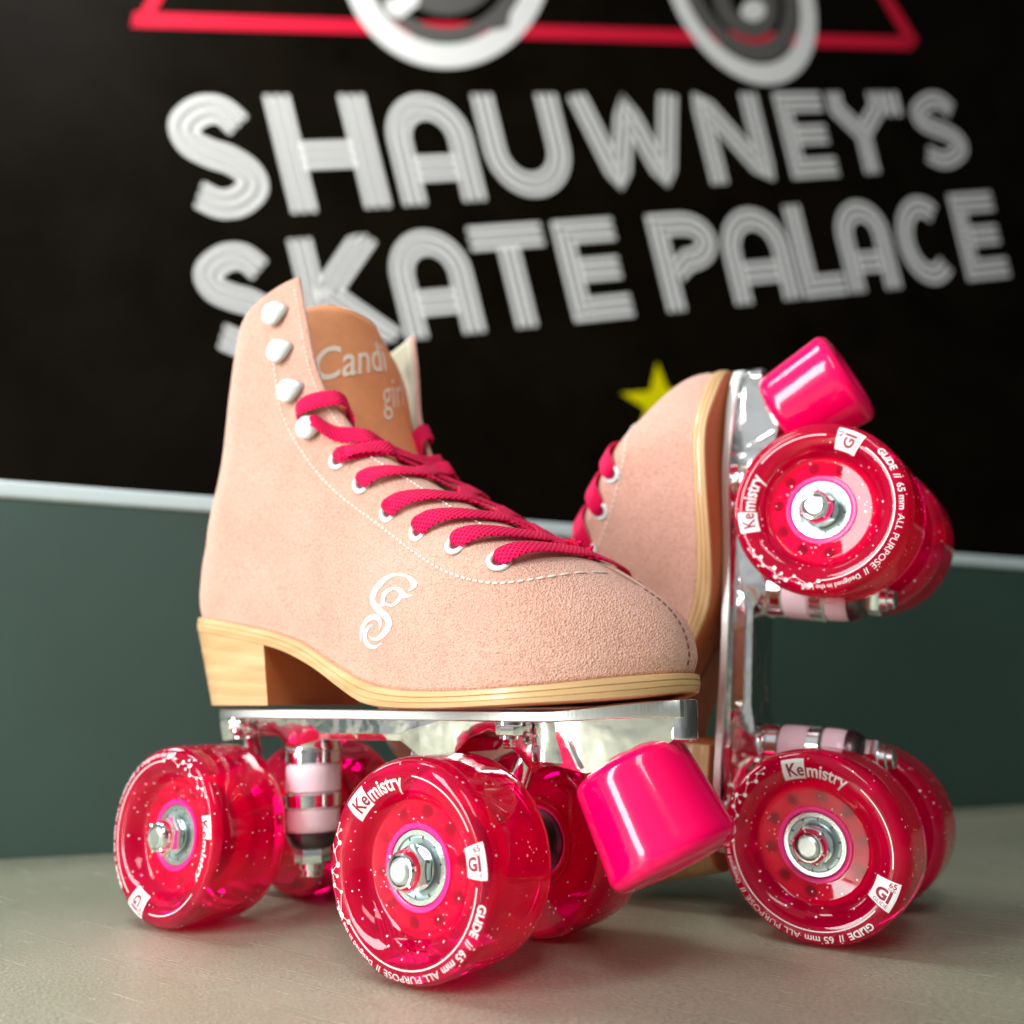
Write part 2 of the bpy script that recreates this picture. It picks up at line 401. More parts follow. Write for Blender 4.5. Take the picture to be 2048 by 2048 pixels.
def glyph(ch, w, h):
    x0, x1, y0, y1 = T, w-T, T, h-T; cx = w/2
    rx = (x1-x0)/2
    if ch == 'S':
        return [catmull([(x1-2, .25*h), (w*.66, y0+3), (w*.42, y0+3), (x0+4, .24*h), (x0+8, .38*h), (w*.42, .475*h), (w*.62, .53*h), (x1-6, .64*h), (x1-4, .77*h), (w*.6, y1-3), (w*.38, y1-1), (x0+0, .80*h)], 6)]
    if ch == 'H': return [[(x0, 0), (x0, h)], [(x1, 0), (x1, h)], [(x0+T, h*.52), (x1-T, h*.52)]]
    if ch == 'A': return [[(x0, h)]+arc(cx, y0+rx, rx, rx, 180, 360)+[(x1, h)], [(x0+T, h*.68), (x1-T, h*.68)]]
    if ch == 'U': return [[(x0, 0)]+arc(cx, y1-rx, rx, rx, 180, 0)+[(x1, 0)]]
    if ch == 'W': return [[(x0, 0), (w*.29, h*.93), (w*.5, h*.12), (w*.71, h*.93), (x1, 0)]]
    if ch == 'N': return [[(x0, h), (x0, h*.06), (x1, h*.94), (x1, 0)]]
    if ch == 'E': return [[(w, y0), (x0, y0), (x0, y1), (w, y1)], [(x0+T, h*.5), (w*.95, h*.5)]]
    if ch == 'Y': return [[(x0, 0), (x0, h*.2), (cx, h*.52), (cx, h)], [(x1, 0), (x1, h*.2), (cx+10, h*.46)]]
    if ch == 'P': return [[(x0, h), (x0, y0)]+[(cx, y0)]+arc(cx, h*.30, x1-cx, h*.30-y0, -70, 90, 10)+[(x0+T, h*.6)]]
    if ch == 'T': return [[(0, y0), (w, y0)], [(cx, y0+T), (cx, h)]]
    if ch == 'K': return [[(x0, 0), (x0, h)], [(x1+6, 0), (x0+T+6, h*.5), (x1+14, h)]]
    if ch == 'L': return [[(x0, 0), (x0, y1), (w, y1)]]
    if ch == 'C': return [arc(cx+6, h*.5, rx+2, h*.5-T, -48, -312, 18)]
    if ch == "'": return [[(w/2, 0), (w/2, h*.3)]]
def rowline(row, x, edge):
    if row == 1: return (191-.005*(x-450)) if edge == 0 else (436-.069*(x-450))
    return (488-.069*(x-460)) if edge == 0 else (719-.105*(x-438))
rows = {1: [('S', 352, 522), ('H', 556, 754), ('A', 782, 947), ('U', 968, 1135), ('W', 1158, 1376), ('N', 1402, 1532), ('E', 1566, 1658), ('Y', 1672, 1780), ("'", 1784, 1812), ('S', 1832, 1925)],
        2: [('S', 402, 560), ('K', 602, 776), ('A', 788, 946), ('T', 958, 1103), ('E', 1126, 1245), ('P', 1314, 1440), ('A', 1450, 1580), ('L', 1588, 1674), ('A', 1680, 1782), ('C', 1796, 1902), ('E', 1916, 2000)]}
for row, Ls in rows.items():
    for ch, a, b in Ls:
        def corner(xm, edge):
            ymid = (rowline(row, xm, 0)+rowline(row, xm, 1))/2; x = xm
            for _ in range(4): x = xm+.245*(rowline(row, x, edge)-ymid)
            return (x, rowline(row, x, edge))
        quad = [corner(a, 0), corner(b, 0), corner(b, 1), corner(a, 1)]
        h_img = quad[3][1]-quad[0][1]
        h = 240.0; persp = np.interp((a+b)/2, [400, 1950], [1.0, 1.42]); w = (b-a)*h/h_img*persp
        if ch == "'": w = 34
        bmx = ribbon_strokes(glyph(ch, w, h), w, h, quad, n=3 if ch != "'" else 2, sw=12.6, gap=8.0)
        obj('letter', bmx, M_sign, sb, smooth=False)
def flat(polys, m, name, off=.35):
    bm = bmesh.new()
    for pl in polys:
        a = [bm.verts.new(logo_to_board(*q)+NW*off) for q in pl]; b = [bm.verts.new(logo_to_board(*q)-NW*.4) for q in pl]
        bm.faces.new(a); n = len(pl)
        for i in range(n): bm.faces.new((a[i], a[(i+1) % n], b[(i+1) % n], b[i]))
    return obj(name, bm, m, sb, smooth=False)
def ringpoly(cx, cy, a, b, ang, t0, t1, f0, f1, n=40):
    """band of a tilted ellipse between scale f0 and f1"""
    out = []; c, s = math.cos(R(ang)), math.sin(R(ang))
    def pt(t, f):
        x, y = a*f*math.cos(R(t)), b*f*math.sin(R(t)); return (cx+x*c-y*s, cy+x*s+y*c)
    for k in range(n):
        ta, tb = t0+(t1-t0)*k/n, t0+(t1-t0)*(k+1)/n
        out.append([pt(ta, f0), pt(tb, f0), pt(tb, f1), pt(ta, f1)])
    return out
flat([[(268, 24), (1830, 74), (1822, 100), (262, 54)], [(262, 54), (330, -60), (362, -60), (300, 40)], [(1822, 100), (1728, -60), (1750, -60), (1836, 80)]], M_signred, 'red_frame', .25)
flat(ringpoly(893, -87, 188, 200, 0, -10, 370, .88, 1.12, 72), M_sign, 'painted_wheel_rim', 1.1)
flat(ringpoly(893, -87, 188, 200, 0, -10, 370, .72, .86, 72), M_signgrey, 'painted_wheel_band', 1.1)
flat([[(893+115*math.cos(R(t)), -87+118*math.sin(R(t))) for t in range(0, 360, 10)]], M_signgrey, 'painted_wheel_hub', 1.1)
flat([[(768, 5), (808, -12), (840, -12), (835, 12), (800, 38), (775, 30)]], M_sign, 'painted_spoke', 1.6)  # white spoke mark in the wheel artwork
flat([[(965, 40), (1000, 20), (1020, 28), (1015, 55), (985, 62)]], M_signgrey, 'painted_spoke', 1.6)  # grey spoke mark of the same wheel
flat(ringpoly(1478, -28, 188, 118, 62, 0, 360, .90, 1.13, 72), M_sign, 'painted_wheel_rim', 1.1)
flat(ringpoly(1478, -28, 188, 118, 62, 0, 360, .66, .86, 72), M_signgrey, 'painted_wheel_band', 1.1)
flat(ringpoly(1490, 0, 80, 60, 62, 0, 360, .5, 1, 40), M_signgrey, 'painted_wheel_hub', 1.6)
flat([[(1506+24*math.cos(R(t)), 22+22*math.sin(R(t))) for t in range(0, 360, 20)]], M_sign, 'painted_axle', 2.2)
star = []
for k in range(10):
    a = R(94+36*k); r_ = 80 if k % 2 == 0 else 31
    star.append((1320+r_*math.cos(a), 806-r_*math.sin(a)))
flat([star], M_yellow, 'yellow_star', .3)

# ------------------------------------------------------------------ roller skate : boot surface
# levels: v, back x,z, front x,z, front half gap
LV = tab([(0, -34, 118, 190.5, 90, 0), (.05, -35.5, 122, 192, 95.5, 0), (.11, -36, 127, 190, 104, 0), (.17, -35.5, 133, 184.5, 112, 0),
          (.24, -34.5, 140, 175, 119.5, 0), (.31, -32, 148, 161, 128, 1.5), (.38, -30.5, 156, 142, 136.5, 10), (.47, -27.5, 167, 119, 148, 13),
          (.56, -24.5, 177, 96, 162, 16), (.66, -22, 187, 73, 177, 20), (.75, -20, 195, 60, 193, 25.5), (.84, -18, 202, 51.5, 209, 29.5),
          (.93, -15.5, 209, 45.5, 234, 32), (1.0, -13, 214, 41.5, 251, 33)])
SOLET = tab([(-40, 118.5), (-34, 118), (-10, 115), (7, 112.3), (32, 107.5), (50, 102.5), (65, 95.5), (83, 88.5), (102, 85.2), (127, 84.5), (158, 86), (181, 88.6), (193, 90)])
SOLEB = tab([(-40, 112), (-10, 109), (7, 106.2), (29, 102.3), (41, 99.2), (57, 93), (72, 85.6), (84, 81), (99, 79.2), (127, 79.2), (158, 80.6), (180, 82.3), (193, 84.5)])
WF = tab([(-36, 27), (-10, 28.5), (30, 29), (70, 31), (100, 36.5), (130, 40.5), (155, 40), (175, 36), (192, 30)])
WFM = tab([(-36, 27), (-10, 28), (30, 26.5), (60, 25), (85, 26.5), (105, 31.5), (130, 38.5), (155, 40), (174, 33), (192, 27)])
SIDE = ['lateral']
WS = tab([(90, 30), (120, 30), (150, 31), (180, 32), (210, 35), (251, 37.5)])
def bootpt(u, v):
    Bx, Bz, Fx, Fz, g = LV(v)
    s = (1-math.cos(PI*u))/2*.72+u*.28
    x = Bx+(Fx-Bx)*s
    lin = 118+(90-118)*(x+34)/224.5
    z = Bz+(Fz-Bz)*s + (SOLET(x)-lin)*max(0, 1-v/.5)**1.6
    z += 9*sstep(.6, 1, v)*math.sin(PI*s**.8)
    k = sstep(118, 165, z); k = max(k, sstep(.2, .5, v)*0)
    w = (WF if SIDE[0] == 'lateral' else WFM)(x)*(1-k)+WS(z)*k
    rb = 30.0; rf = 46 - 16*sstep(.05, .35, v)
    cb = math.sqrt(max(0, 1-(1-min((x-Bx)/rb, 1))**2)); cf = math.sqrt(max(0, 1-(1-min((Fx-x)/rf, 1))**2))
    if v < .31: cf = cf**(1.0)
    g = max(g, 0)
    y = (w*cf + g*(1-cf))*cb if w > g else w*cb
    if v < .12: y *= (1-.03*(.12-v)/.12)
    return np.array([x, -y, z])
NU, NV = 120, 90
us = np.linspace(0, 1, NU+1); vs_ = np.linspace(0, 1, NV+1)
GG = {}
for sd_ in ('lateral', 'medial'):
    SIDE[0] = sd_; GG[sd_] = np.array([[bootpt(u, v) for u in us] for v in vs_])
def locate(x, z):
    """surface point and outward normal of the near side at side-view position (x, z)"""
    G = GG[SIDE[0]]; d = (G[:, :, 0]-x)**2+(G[:, :, 2]-z)**2; i, j = np.unravel_index(np.argmin(d), d.shape)
    u, v = us[j], vs_[i]
    for _ in range(8):
        P = bootpt(u, v); e = 1e-3
        u2, v2 = min(u, 1-2e-3), min(v, 1-2e-3)
        Pu = (bootpt(u2+e, v)-bootpt(max(u2-e, 0), v))/(u2+e-max(u2-e, 0)); Pv = (bootpt(u, v2+e)-bootpt(u, max(v2-e, 0)))/(v2+e-max(v2-e, 0))
        A = np.array([[Pu[0], Pv[0]], [Pu[2], Pv[2]]]); r = np.array([x-P[0], z-P[2]])
        try: du = np.linalg.solve(A, r)
        except Exception: break
        u = float(np.clip(u+np.clip(du[0], -.05, .05), 0.002, .998)); v = float(np.clip(v+np.clip(du[1], -.05, .05), 0.002, .998))
    n = np.cross(Pu, Pv); n /= np.linalg.norm(n)
    if n[1] > 0: n = -n
    P = bootpt(u, v); P[0], P[2] = x if abs(P[0]-x) < 3 else P[0], z if abs(P[2]-z) < 3 else P[2]
    return Vector(P), Vector(n)
def mir(q): return Vector((q[0], -q[1], q[2]))

def make_skate(label, logo=True):
    root = bpy.data.objects.new('roller_skate', None); col.objects.link(root)
    tag(root, label, 'roller skate', 'pair of roller skates')
    root.empty_display_size = .02
    # --- boot upper
    NEAR, FAR = ('lateral', 'medial') if logo else ('medial', 'lateral'); SIDE[0] = NEAR
    bm = bmesh.new()
    rows = []
    for i in range(NV+1):
        near = [Vector(q) for q in GG[NEAR][i]]; far = [mir(q)*1 for q in GG[FAR][i][::-1]]
        for q in far: q.y *= 1+.14*sstep(165, 240, q.z)
        rows.append(far[:-1]+near)         # from far front round the heel to near front
    for r_ in rows[:1]: pass
    grid(bm, rows)
    bmesh.ops.remove_doubles(bm, verts=bm.verts[:], dist=.02)
    boot = obj('boot', bm, [M_suede, M_lining], root, angle=70)
    md = boot.modifiers.new('Solidify', 'SOLIDIFY'); md.thickness = .0022; md.offset = -1; md.material_offset = 1; md.material_offset_rim = 0; md.use_even_offset = False
    if boot.data.polygons[0].normal.y: pass
    # --- stitching
    def stitches(pts, m, name, step=2.5, ln=1.7, r=.35, lift=.3, direct=False, far=False):
        P = catmull(pts, 12); d = [0]
        for a, b in zip(P, P[1:]): d.append(d[-1]+float(np.linalg.norm(b-a)))
        bm = bmesh.new(); s = 0
        def at(t):
            return np.array([np.interp(t, d, [q[k] for q in P]) for k in range(len(P[0]))])
        while s+ln < d[-1]:
            q0, q1 = at(s), at(s+ln)
            if direct: a, b = Vector(q0), Vector(q1)
            else:
                (a, n1), (b, n2) = locate(*q0), locate(*q1); a = a+n1*lift; b = b+n2*lift
            for mm_ in ((1,) if far else (0,)):
                A, B = (a, b) if not mm_ else (mir(a), mir(b))
                ax = (B-A); l = ax.length
                lathe_dir(bm, [(0, r*.35), (l*.18, r), (l*.82, r), (l, r*.35)], A, ax, 6)
            s += step
        return obj(name, bm, m, boot)
    main = [(30, 226), (31.5, 213), (36, 193), (48, 175), (67, 157), (95, 139), (112, 129), (127, 121.6), (144, 116.9), (157, 117.6), (168.5, 121.5)]
    stitches(main, M_thread, 'stitching'); SIDE[0] = FAR; stitches(main, M_thread, 'stitching', far=True); SIDE[0] = NEAR
    edge = []
    for v in np.linspace(.40, .985, 16):
        q = bootpt(.965, v); edge.append((q[0]-1.5, q[2]-1.0))
    for q in (False, True): stitches(edge, M_thread, 'stitching', step=2.0, ln=1.3, r=.25, lift=.2, far=q)
    toe = []
    for v in np.linspace(.02, .235, 9):
        q = bootpt(1.0, v); toe.append((q[0]+.25-.2, -2.8, q[2]))
    stitches([(q[0]-.1, q[1], q[2]+.1) for q in toe], M_dthread, 'toe_seam', step=2.6, ln=1.7, r=.33, direct=True)
    # --- printed monogram
    if logo:
        bm = bmesh.new()
        def lg_xz(px, py):
            a, b = 680+px/9.66-735, 1120+py/9.66-1150
            # affine: (100,15)->(22.7,-4.3)   (0,140)->(1.1,-24)
            kx = (22.7-15*1.1/140)/100; kz = (-4.3+15*24/140)/100
            return 89.7+kx*((a-50)*1.08+49)+1.1/140*b, 124+kz*a-24/140*b
        strokes = [
         [(1285, 318, 20), (1180, 285, 24), (1050, 275, 24), (900, 310, 38), (760, 400, 55), (640, 520, 60), (560, 650, 58), (545, 760, 56), (600, 860, 58), (690, 950, 62), (800, 1030, 62), (880, 1110, 62), (910, 1200, 62), (880, 1300, 58), (800, 1400, 50), (700, 1480, 38), (600, 1515, 25), (520, 1495, 14), (455, 1445, 3)],
         [(270, 1590, 2), (270, 1450, 18), (310, 1300, 35), (400, 1170, 42), (520, 1095, 45), (640, 1090, 48), (715, 1160, 38), (725, 1250, 20), (695, 1340, 3)],
         [(550, 1235, 2), (470, 1275, 22), (400, 1350, 38), (365, 1450, 42), (390, 1560, 45), (460, 1640, 42), (560, 1665, 32), (660, 1630, 18), (760, 1575, 4)],
         [(1400, 675, 4), (1300, 690, 28), (1210, 660, 60), (1140, 580, 48), (1040, 535, 22), (930, 560, 30), (830, 630, 42), (790, 720, 42), (800, 810, 34), (880, 850, 16), (960, 865, 20), (1060, 820, 28), (1130, 740, 35), (1195, 680, 40)],
         [(1270, 310, 20), (1370, 385, 46), (1430, 470, 60), (1400, 540, 30), (1320, 592, 6)],
         [(1400, 400, 40), (1460, 440, 32), (1520, 465, 3)],
         [(690, 880, 30), (780, 850, 30), (830, 820, 25)]]
        for si, st in enumerate(strokes):
            P = catmull(st, 6); rws = []
            for i, q in enumerate(P):
                a, b = P[max(0, i-1)], P[min(len(P)-1, i+1)]; t = (b-a)[:2]; t /= np.linalg.norm(t)+1e-9; nn = np.array([-t[1], t[0]])
                rr = []
                for kk in (-1, 0, 1):
                    c_ = q[:2]+nn*q[2]*kk; X, Z = lg_xz(*c_); pt, nm = locate(X, Z); rr.append(pt+nm*(.22+.012*si))
                rws.append(rr)
            grid(bm, rws)
        obj('printed_monogram', bm, M_logo, boot)
    # --- eyelets
    eye = [(145.5, 124), (128.7, 131), (109.8, 138), (93.2, 147), (78.6, 159.6), (65.6, 170.5)] if logo else [(137, 126), (121.5, 132.5), (104.5, 140), (88.5, 149), (74, 161), (61.5, 172)]
    if not logo: eye = [(x+1.2, z-3.2) for x, z in eye]
    hooks = [(50, 185.5), (40, 202), (34.5, 219.5), (31.5, 236)]
    eye3 = []
    for (x, z) in eye:
        P, n = locate(x, z); eye3.append((P, n))
        for far in (0, 1):
            bm = bmesh.new()
            SIDE[0] = FAR if far else NEAR; P_, n_ = locate(x, z); SIDE[0] = NEAR
            pp, nn = (P_, n_) if not far else (mir(P_), mir(n_))
            lathe_dir(bm, [(-.6, 2.1), (.25, 2.25), (.75, 2.6), (.95, 3.1), (.85, 3.7), (.45, 4.15), (-.1, 4.2)], pp, nn, 28, closed=False)
            ey = obj('eyelet', bm, M_white, boot)
            bm = bmesh.new(); lathe_dir(bm, [(.02, 2.3), (.05, .01)], pp, nn, 20, closed=False)
            obj('eyelet_hole', bm, M_hole, boot)
    for (x, z) in hooks:
        P, n = locate(x, z)
        for far in (0, 1):
            bm = bmesh.new(); pp, nn = (P, n) if not far else (mir(P), mir(n))
            if far: pp.y *= 1+.14*sstep(165, 240, pp.z)
            fwd = Vector((.80, 0, .28)); fwd = (fwd-nn*fwd.dot(nn)).normalized(); sd = nn.cross(fwd)
            # stem and a folded dome cap reaching forward
            lathe_dir(bm, [(-.3, 3.2), (.6, 3.0), (.9, 1.7), (2.6, 1.6)], pp-fwd*.4, nn, 20)
            rws = []
            for a in range(0, 9):
                ph = R(90-a*90/8); rr = []
                for k in range(28):
                    t = 2*PI*k/28; c_, s_ = math.cos(t), math.sin(t)
                    ex = 4.9*(1+.32*max(0, c_)**2.2); ey_ = 4.9*(1-.22*max(0, c_)**2)
                    q = fwd*c_*ex*math.cos(ph)+sd*s_*ey_*math.cos(ph)
                    drop = 1.6*max(0, c_*math.cos(ph))**2
                    rr.append(pp+nn*(2.5+1.9*math.sin(ph)-drop)+q)
                rws.append(rr)
            rws.append([q-nn*.7 for q in rws[-1]]); rws.append([pp+nn*1.7+(q-pp-nn*1.7)*.2 for q in rws[-1]])
            vv = grid(bm, rws, closed_u=True); cap(bm, vv[-1])
            bmesh.ops.remove_doubles(bm, verts=bm.verts[:], dist=.01)
            obj('lace_hook', bm, M_white, boot)
    # --- tongue
    bm = bmesh.new(); prof = tab([(132, 148), (140, 130), (150, 108), (162, 87), (178, 70), (200, 60), (222, 54), (240, 46), (254, 40)])
    rws = []
    for i in range(31):
        t = i/30; z = 132+(247-132)*t; rr = []
        half = 12+17*sstep(140, 180, z); tp = max(0, (z-231)/16)
        for j in range(21):
            q = -1+2*j/20
            zz = z-8*tp*abs(q)**3.5; y = q*half*(1-.10*tp)
            x = prof(z)-abs(q)**2.2*(9 if z > 170 else 9*sstep(140, 170, z)+1)-2.0
            rr.append((x, y, zz))
        rws.append(rr)
    grid(bm, rws); tg = obj('tongue', bm, [M_tongue, M_lining], root, angle=80)
    md = tg.modifiers.new('Solidify', 'SOLIDIFY'); md.thickness = .0025; md.offset = 0; md.material_offset = 0
    # tongue print
    bm = bmesh.new()
    def tongue_x(y, z):
        half = 12+17*sstep(140, 180, z); q = y/half
        return prof(z)-abs(q)**2.2*9-2.0
    for body, y0, z0, size in (('Candi', -31, 205.5, 20.5), ('girl', -1, 187.5, 21)):
        V, Fc = text_mesh(body, size, .28, 5, .22 if body == 'Candi' else 0, 1.2)
        V = [(v[0]*(.80 if body == 'Candi' else .74), v[1]) for v in V]
        zz_ = [z0+v[1]+.42*(y0+v[0]+30) for v in V]
        keep = [bm.verts.new((tongue_x(np.clip(y0+v[0], -28.6, 28.6), z_)+1.75, y0+v[0], z_)) for v, z_ in zip(V, zz_)]
        for f in Fc:
            if all(abs(y0+V[i][0]) < 28.3 for i in f):
                try: bm.faces.new([keep[i] for i in f])
                except ValueError: pass
    for v in [v for v in bm.verts if not v.link_faces]: bm.verts.remove(v)
    obj('tongue_print', bm, M_tprint, tg, smooth=False)
    # --- lace
    bm = bmesh.new()
    def ribbon(path, wdirs, widths, thick=1.1):
        n = len(path); P = [Vector(q) for q in path]; rws = []
        acc = [0]
        for a, b in zip(P, P[1:]): acc.append(acc[-1]+(b-a).length)
        for i in range(n):
            t = (P[min(n-1, i+1)]-P[max(0, i-1)]).normalized(); wd = Vector(wdirs[i]); wd = (wd-t*wd.dot(t)).normalized(); nm = t.cross(wd)
            w = widths[i]/2; th = thick/2
            rws.append([P[i]+wd*a*w+nm*b*th for a, b in ((-1, 0), (-.86, .8), (-.45, 1.0), (0, 1.08), (.45, 1.0), (.86, .8), (1, 0), (.86, -.8), (.45, -1), (0, -1.05), (-.45, -1), (-.86, -.8))])
        cols = [-1, -.86, -.45, 0, .45, .86, 1, 1.14, 1.55, 2, 2.45, 2.86, 3]
        vv = grid(bm, rws, closed_u=True, uvs=lambda a, b: (acc[min(a, n-1)], cols[b]*3.4))
        cap(bm, vv[0]); cap(bm, vv[-1])
    along = Vector((.82, 0, -.5)).normalized()
    cross = eye3 + [(lambda q: (q[0]+q[1]*1.2, q[1]))(locate(50, 185.5))]
    def edge_at(P):       # flap edge point next to an eyelet: same distance along the opening
        best = min(np.linspace(.33, .99, 120), key=lambda v: (lambda q: abs((q[2]-P.z)-.26*(q[0]-P.x)))(bootpt(1, v)))
        return Vector(bootpt(1, best))
    for i, (P, n) in enumerate(cross):
        last = i == len(cross)-1
        for sgn in (1, -1):
            f = (lambda q: Vector(q)) if sgn == 1 else mir
            j = min(i+1, len(cross)-1) if sgn == 1 else min(i+1, len(cross)-1)
            if i == len(cross)-2: j = i
            Q, nq = cross[j]
            E, E2 = edge_at(P), edge_at(Q)
            up_ = Vector((.45, 0, .89))
            lift = 1.0 if sgn == 1 else .0
            if last: continue
            sh = 0.55 if sgn == 1 else .45
            M0 = (E+E2)/2; mid = Vector(((E.x*(1-sh)+E2.x*sh), 0, (E.z*(1-sh)+E2.z*sh)))+up_*(.7+lift)
            st = P-n*1.6
            if i == len(cross)-2 and False: pass
            pts = [st, P+n*.8]
            for t, lf in ((.16, 2.2), (.38, 2.9), (.62, 2.5), (.85, 1.7)):
                X = P*(1-t)+E*t; a_, b_ = locate(X.x, X.z); pts.append(a_+b_*lf)
            pts += [E+up_*(1.0+lift*.5)+n*.7, Vector((mid.x*.5+E.x*.5, -abs(E.y)*.45, mid.z*.5+E.z*.5))+up_*(.7+lift*.5), mid]
            # far half runs down underneath to the next eyelet up on the other side
            E2m, Qm, nm_ = mir(E2), mir(Q), mir(nq)
            pts += [Vector((mid.x*.5+E2.x*.5, abs(E2.y)*.5, mid.z*.5+E2.z*.5))+up_*.6, E2m+up_*1.0, Qm*.45+E2m*.55+nm_*1.2]
            C = catmull([tuple(q) for q in pts], 5); nC = len(C)
            wd = [along+Vector((0, 0, 0))]*nC
            wl = [3.6+3.6*sstep(0, .16, k/(nC-1)) for k in range(nC)]
            ribbon([f(Vector(q)) for q in C], wd, wl)
    # loose ends: from the lowest hook over the flap edge and down inside, and a loop round the next hook
    P, n = locate(50, 185.5); E = edge_at(P)
    fo = Vector((.80, 0, .28))
    for f in (lambda q: Vector(q), mir):
        ed = Vector((-.57, 0, .82))
        Ec = Vector(bootpt(1, .672)); Q5 = eye3[-1][0]; E5 = edge_at(Q5)
        pts = [P+n*1.5+fo*2.6, P+n*2.8+fo*5.4, P*.45+Ec*.55+n*3.6, Ec+n*1.5+Vector((2.0, 0, 1.5)), Vector((Ec.x+4, Ec.y*.5, Ec.z-1.5)), Vector((Ec.x+6.5, 0, Ec.z-3.5)), Vector((Ec.x+7, abs(E5.y)*.6, Ec.z-5)), mir(E5)+Vector((3, 0, 2)), mir(Q5)+Vector((3, 3, 1))]
        C = catmull([tuple(q) for q in pts], 6); nC = len(C)
        ribbon([f(Vector(q)) for q in C], [ed]*nC, [2.6+4.8*sstep(0, .22, k/(nC-1)) for k in range(nC)])
        P2, n2 = locate(44.5, 190.5); E3 = Vector(bootpt(1, .765))
        pts = [P2+n2*1.0, P2+n2*3.2+Vector((2.5, 0, 2.5)), P2*.5+E3*.5+n2*4.6+Vector((1, 0, 2.5)), E3+n2*2.6+Vector((1.5, 0, 1.5)), E3+Vector((3.2, 2.4, .5)), E3+Vector((2.0, 5.5, -3)), E3+Vector((1.5, 6, -12))]
        C = catmull([tuple(q) for q in pts], 6); nC = len(C)
        ribbon([f(Vector(q)) for q in C], [Vector((-.50, .1, .86))]*nC, [3.6+4.6*sstep(0, .3, k/(nC-1)) for k in range(nC)])
    obj('lace', bm, M_lace, root, angle=60)
    # --- sole and heel
    def outline(off, n=120, x0=-34, x1=190.5, taper=0):
        pts = []
        for k in range(n):
            a = 2*PI*k/n; s = (1-math.cos(a))/2; sg = -1 if a <= PI else 1
            u = min(1, max(0, math.acos(1-2*s)/PI))
            SIDE[0] = NEAR if sg < 0 else FAR; q = bootpt(u, 0.0)
            # push outwards
            qa, qb = bootpt(max(0, u-.01), 0), bootpt(min(1, u+.01), 0); t = (qb-qa)[:2]; t /= np.linalg.norm(t)+1e-9
            nn = np.array([t[1], -t[0]])
            if nn[1] > 0: nn = -nn
            if k == 0: nn = np.array([-1, 0])
            if k == n//2: nn = np.array([1, 0])
            x, y = q[0]+nn[0]*off, q[1]+nn[1]*off
            pts.append((x, y if sg < 0 else -y))
        SIDE[0] = NEAR
        return pts
    bm = bmesh.new(); rws = []
    lay = [(0, 1.0), (.05, 1.7), (.30, 1.9), (.34, 1.45), (.38, 1.9), (.62, 1.9), (.66, 1.5), (.70, 1.8), (.93, 1.5), (1.0, .7)]
    rws.append([(x, y, SOLET(x)+.3) for x, y in outline(-8)])
    for t, off in lay: rws.append([(x, y, SOLET(x)*(1-t)+SOLEB(x)*t) for x, y in outline(off)])
    nside = len(rws)
    rws.append([(x, y, SOLEB(x)) for x, y in outline(-6)]); rws.append([(x, y*.05, SOLEB(x)) for x, y in outline(-12)])
    vv = grid(bm, rws, closed_u=True)
    for f in bm.faces:
        if f.calc_center_median().z < SOLEB(f.calc_center_median().x)+.15: f.material_index = 1
    sole = obj('sole', bm, [M_sole, M_soleunder], root, angle=35)
    bm = bmesh.new(); rws = []
    ol = [q for q in outline(1.2, 240) if q[0] < 29.0]
    ol = sorted(ol, key=lambda q: math.atan2(q[1], -(q[0]-10)))
    zs = [0, .06, .2, .22, .24, .42, .44, .46, .64, .66, .68, .84, .86, .88, .97, 1.0]
    for t in zs:
        rr = []
        gin = .35 if t in (.22, .44, .66, .86) else 0
        for x, y in ol:
            zt = SOLEB(x)+.2; z = zt*(1-t)+80.0*t
            sc = 1-.12*t-gin*.012
            rr.append((29+(x-29)*(1-.17*t-gin*.012), y*sc, z))
        rws.append(rr)
    vv = grid(bm, rws)
    for r_ in vv: bm.faces.new  # closed below
    for i in range(len(vv)-1):
        f = bm.faces.new((vv[i][0], vv[i+1][0], vv[i+1][-1], vv[i][-1])); f.material_index = 1
    cap(bm, vv[-1], 1); cap(bm, vv[0], 1)
    obj('heel', bm, [M_sole, M_soleunder], sole, angle=35)

    # --- plate
    bm = bmesh.new()
    half = tab([(-14, 15), (-8, 20), (10, 23), (60, 20), (105, 21), (138, 25.5), (152, 24.5), (165, 21), (177, 15.5), (186, 9.5), (190, 6.5), (191, 5)])
    xs = np.linspace(-14, 190, 60)
    topz = lambda x: 78.6+3.2*sstep(150, 190, x)
    outl = [(x, -half(x)) for x in xs]+[(x, half(x)) for x in xs[::-1]]
    rws = [[(x*1.0, y*.97, topz(x)) for x, y in outl], [(x, y, topz(x)-.4) for x, y in outl], [(x, y, 75.3+1.6*sstep(150, 185, x)) for x, y in outl], [(x, y*.97, 75.0+1.6*sstep(150, 185, x)) for x, y in outl]]
    vv = grid(bm, rws, closed_u=True, mi=1); cap(bm, vv[0], 0); cap(bm, vv[-1], 0)
    # web under the flange, sides slightly drafted
    web = [(-15, 75.2), (-15, 65.4), (-2, 66.8), (8, 69.5), (19, 68.5), (25, 63.6), (45, 67.2), (84, 67.6), (93, 62.6), (109, 64.2), (115, 69.3), (123, 71.8), (128, 70.9), (133.6, 65.6), (140.5, 58.8), (144, 60.8), (148, 61.6), (152, 60.9), (160, 59.4), (178, 63), (186, 69.5), (188.5, 71), (188.5, 76.4)]
    def webm(y0, y1):
        a = [bm.verts.new((x, -y0 if z > 72 else -y1, z)) for x, z in web]; b = [bm.verts.new((x, y0 if z > 72 else y1, z)) for x, z in web]; n = len(web)
        bm.faces.new(a[::-1]); bm.faces.new(b)
        for i in range(n): bm.faces.new((a[i], b[i], b[(i+1) % n], a[(i+1) % n]))
    wx = sorted(set([x for x, z in web[1:-1]])|set(np.linspace(-15, 189, 70)))
    zb = lambda x: float(np.interp(x, [q[0] for q in web[1:-1]], [q[1] for q in web[1:-1]]))
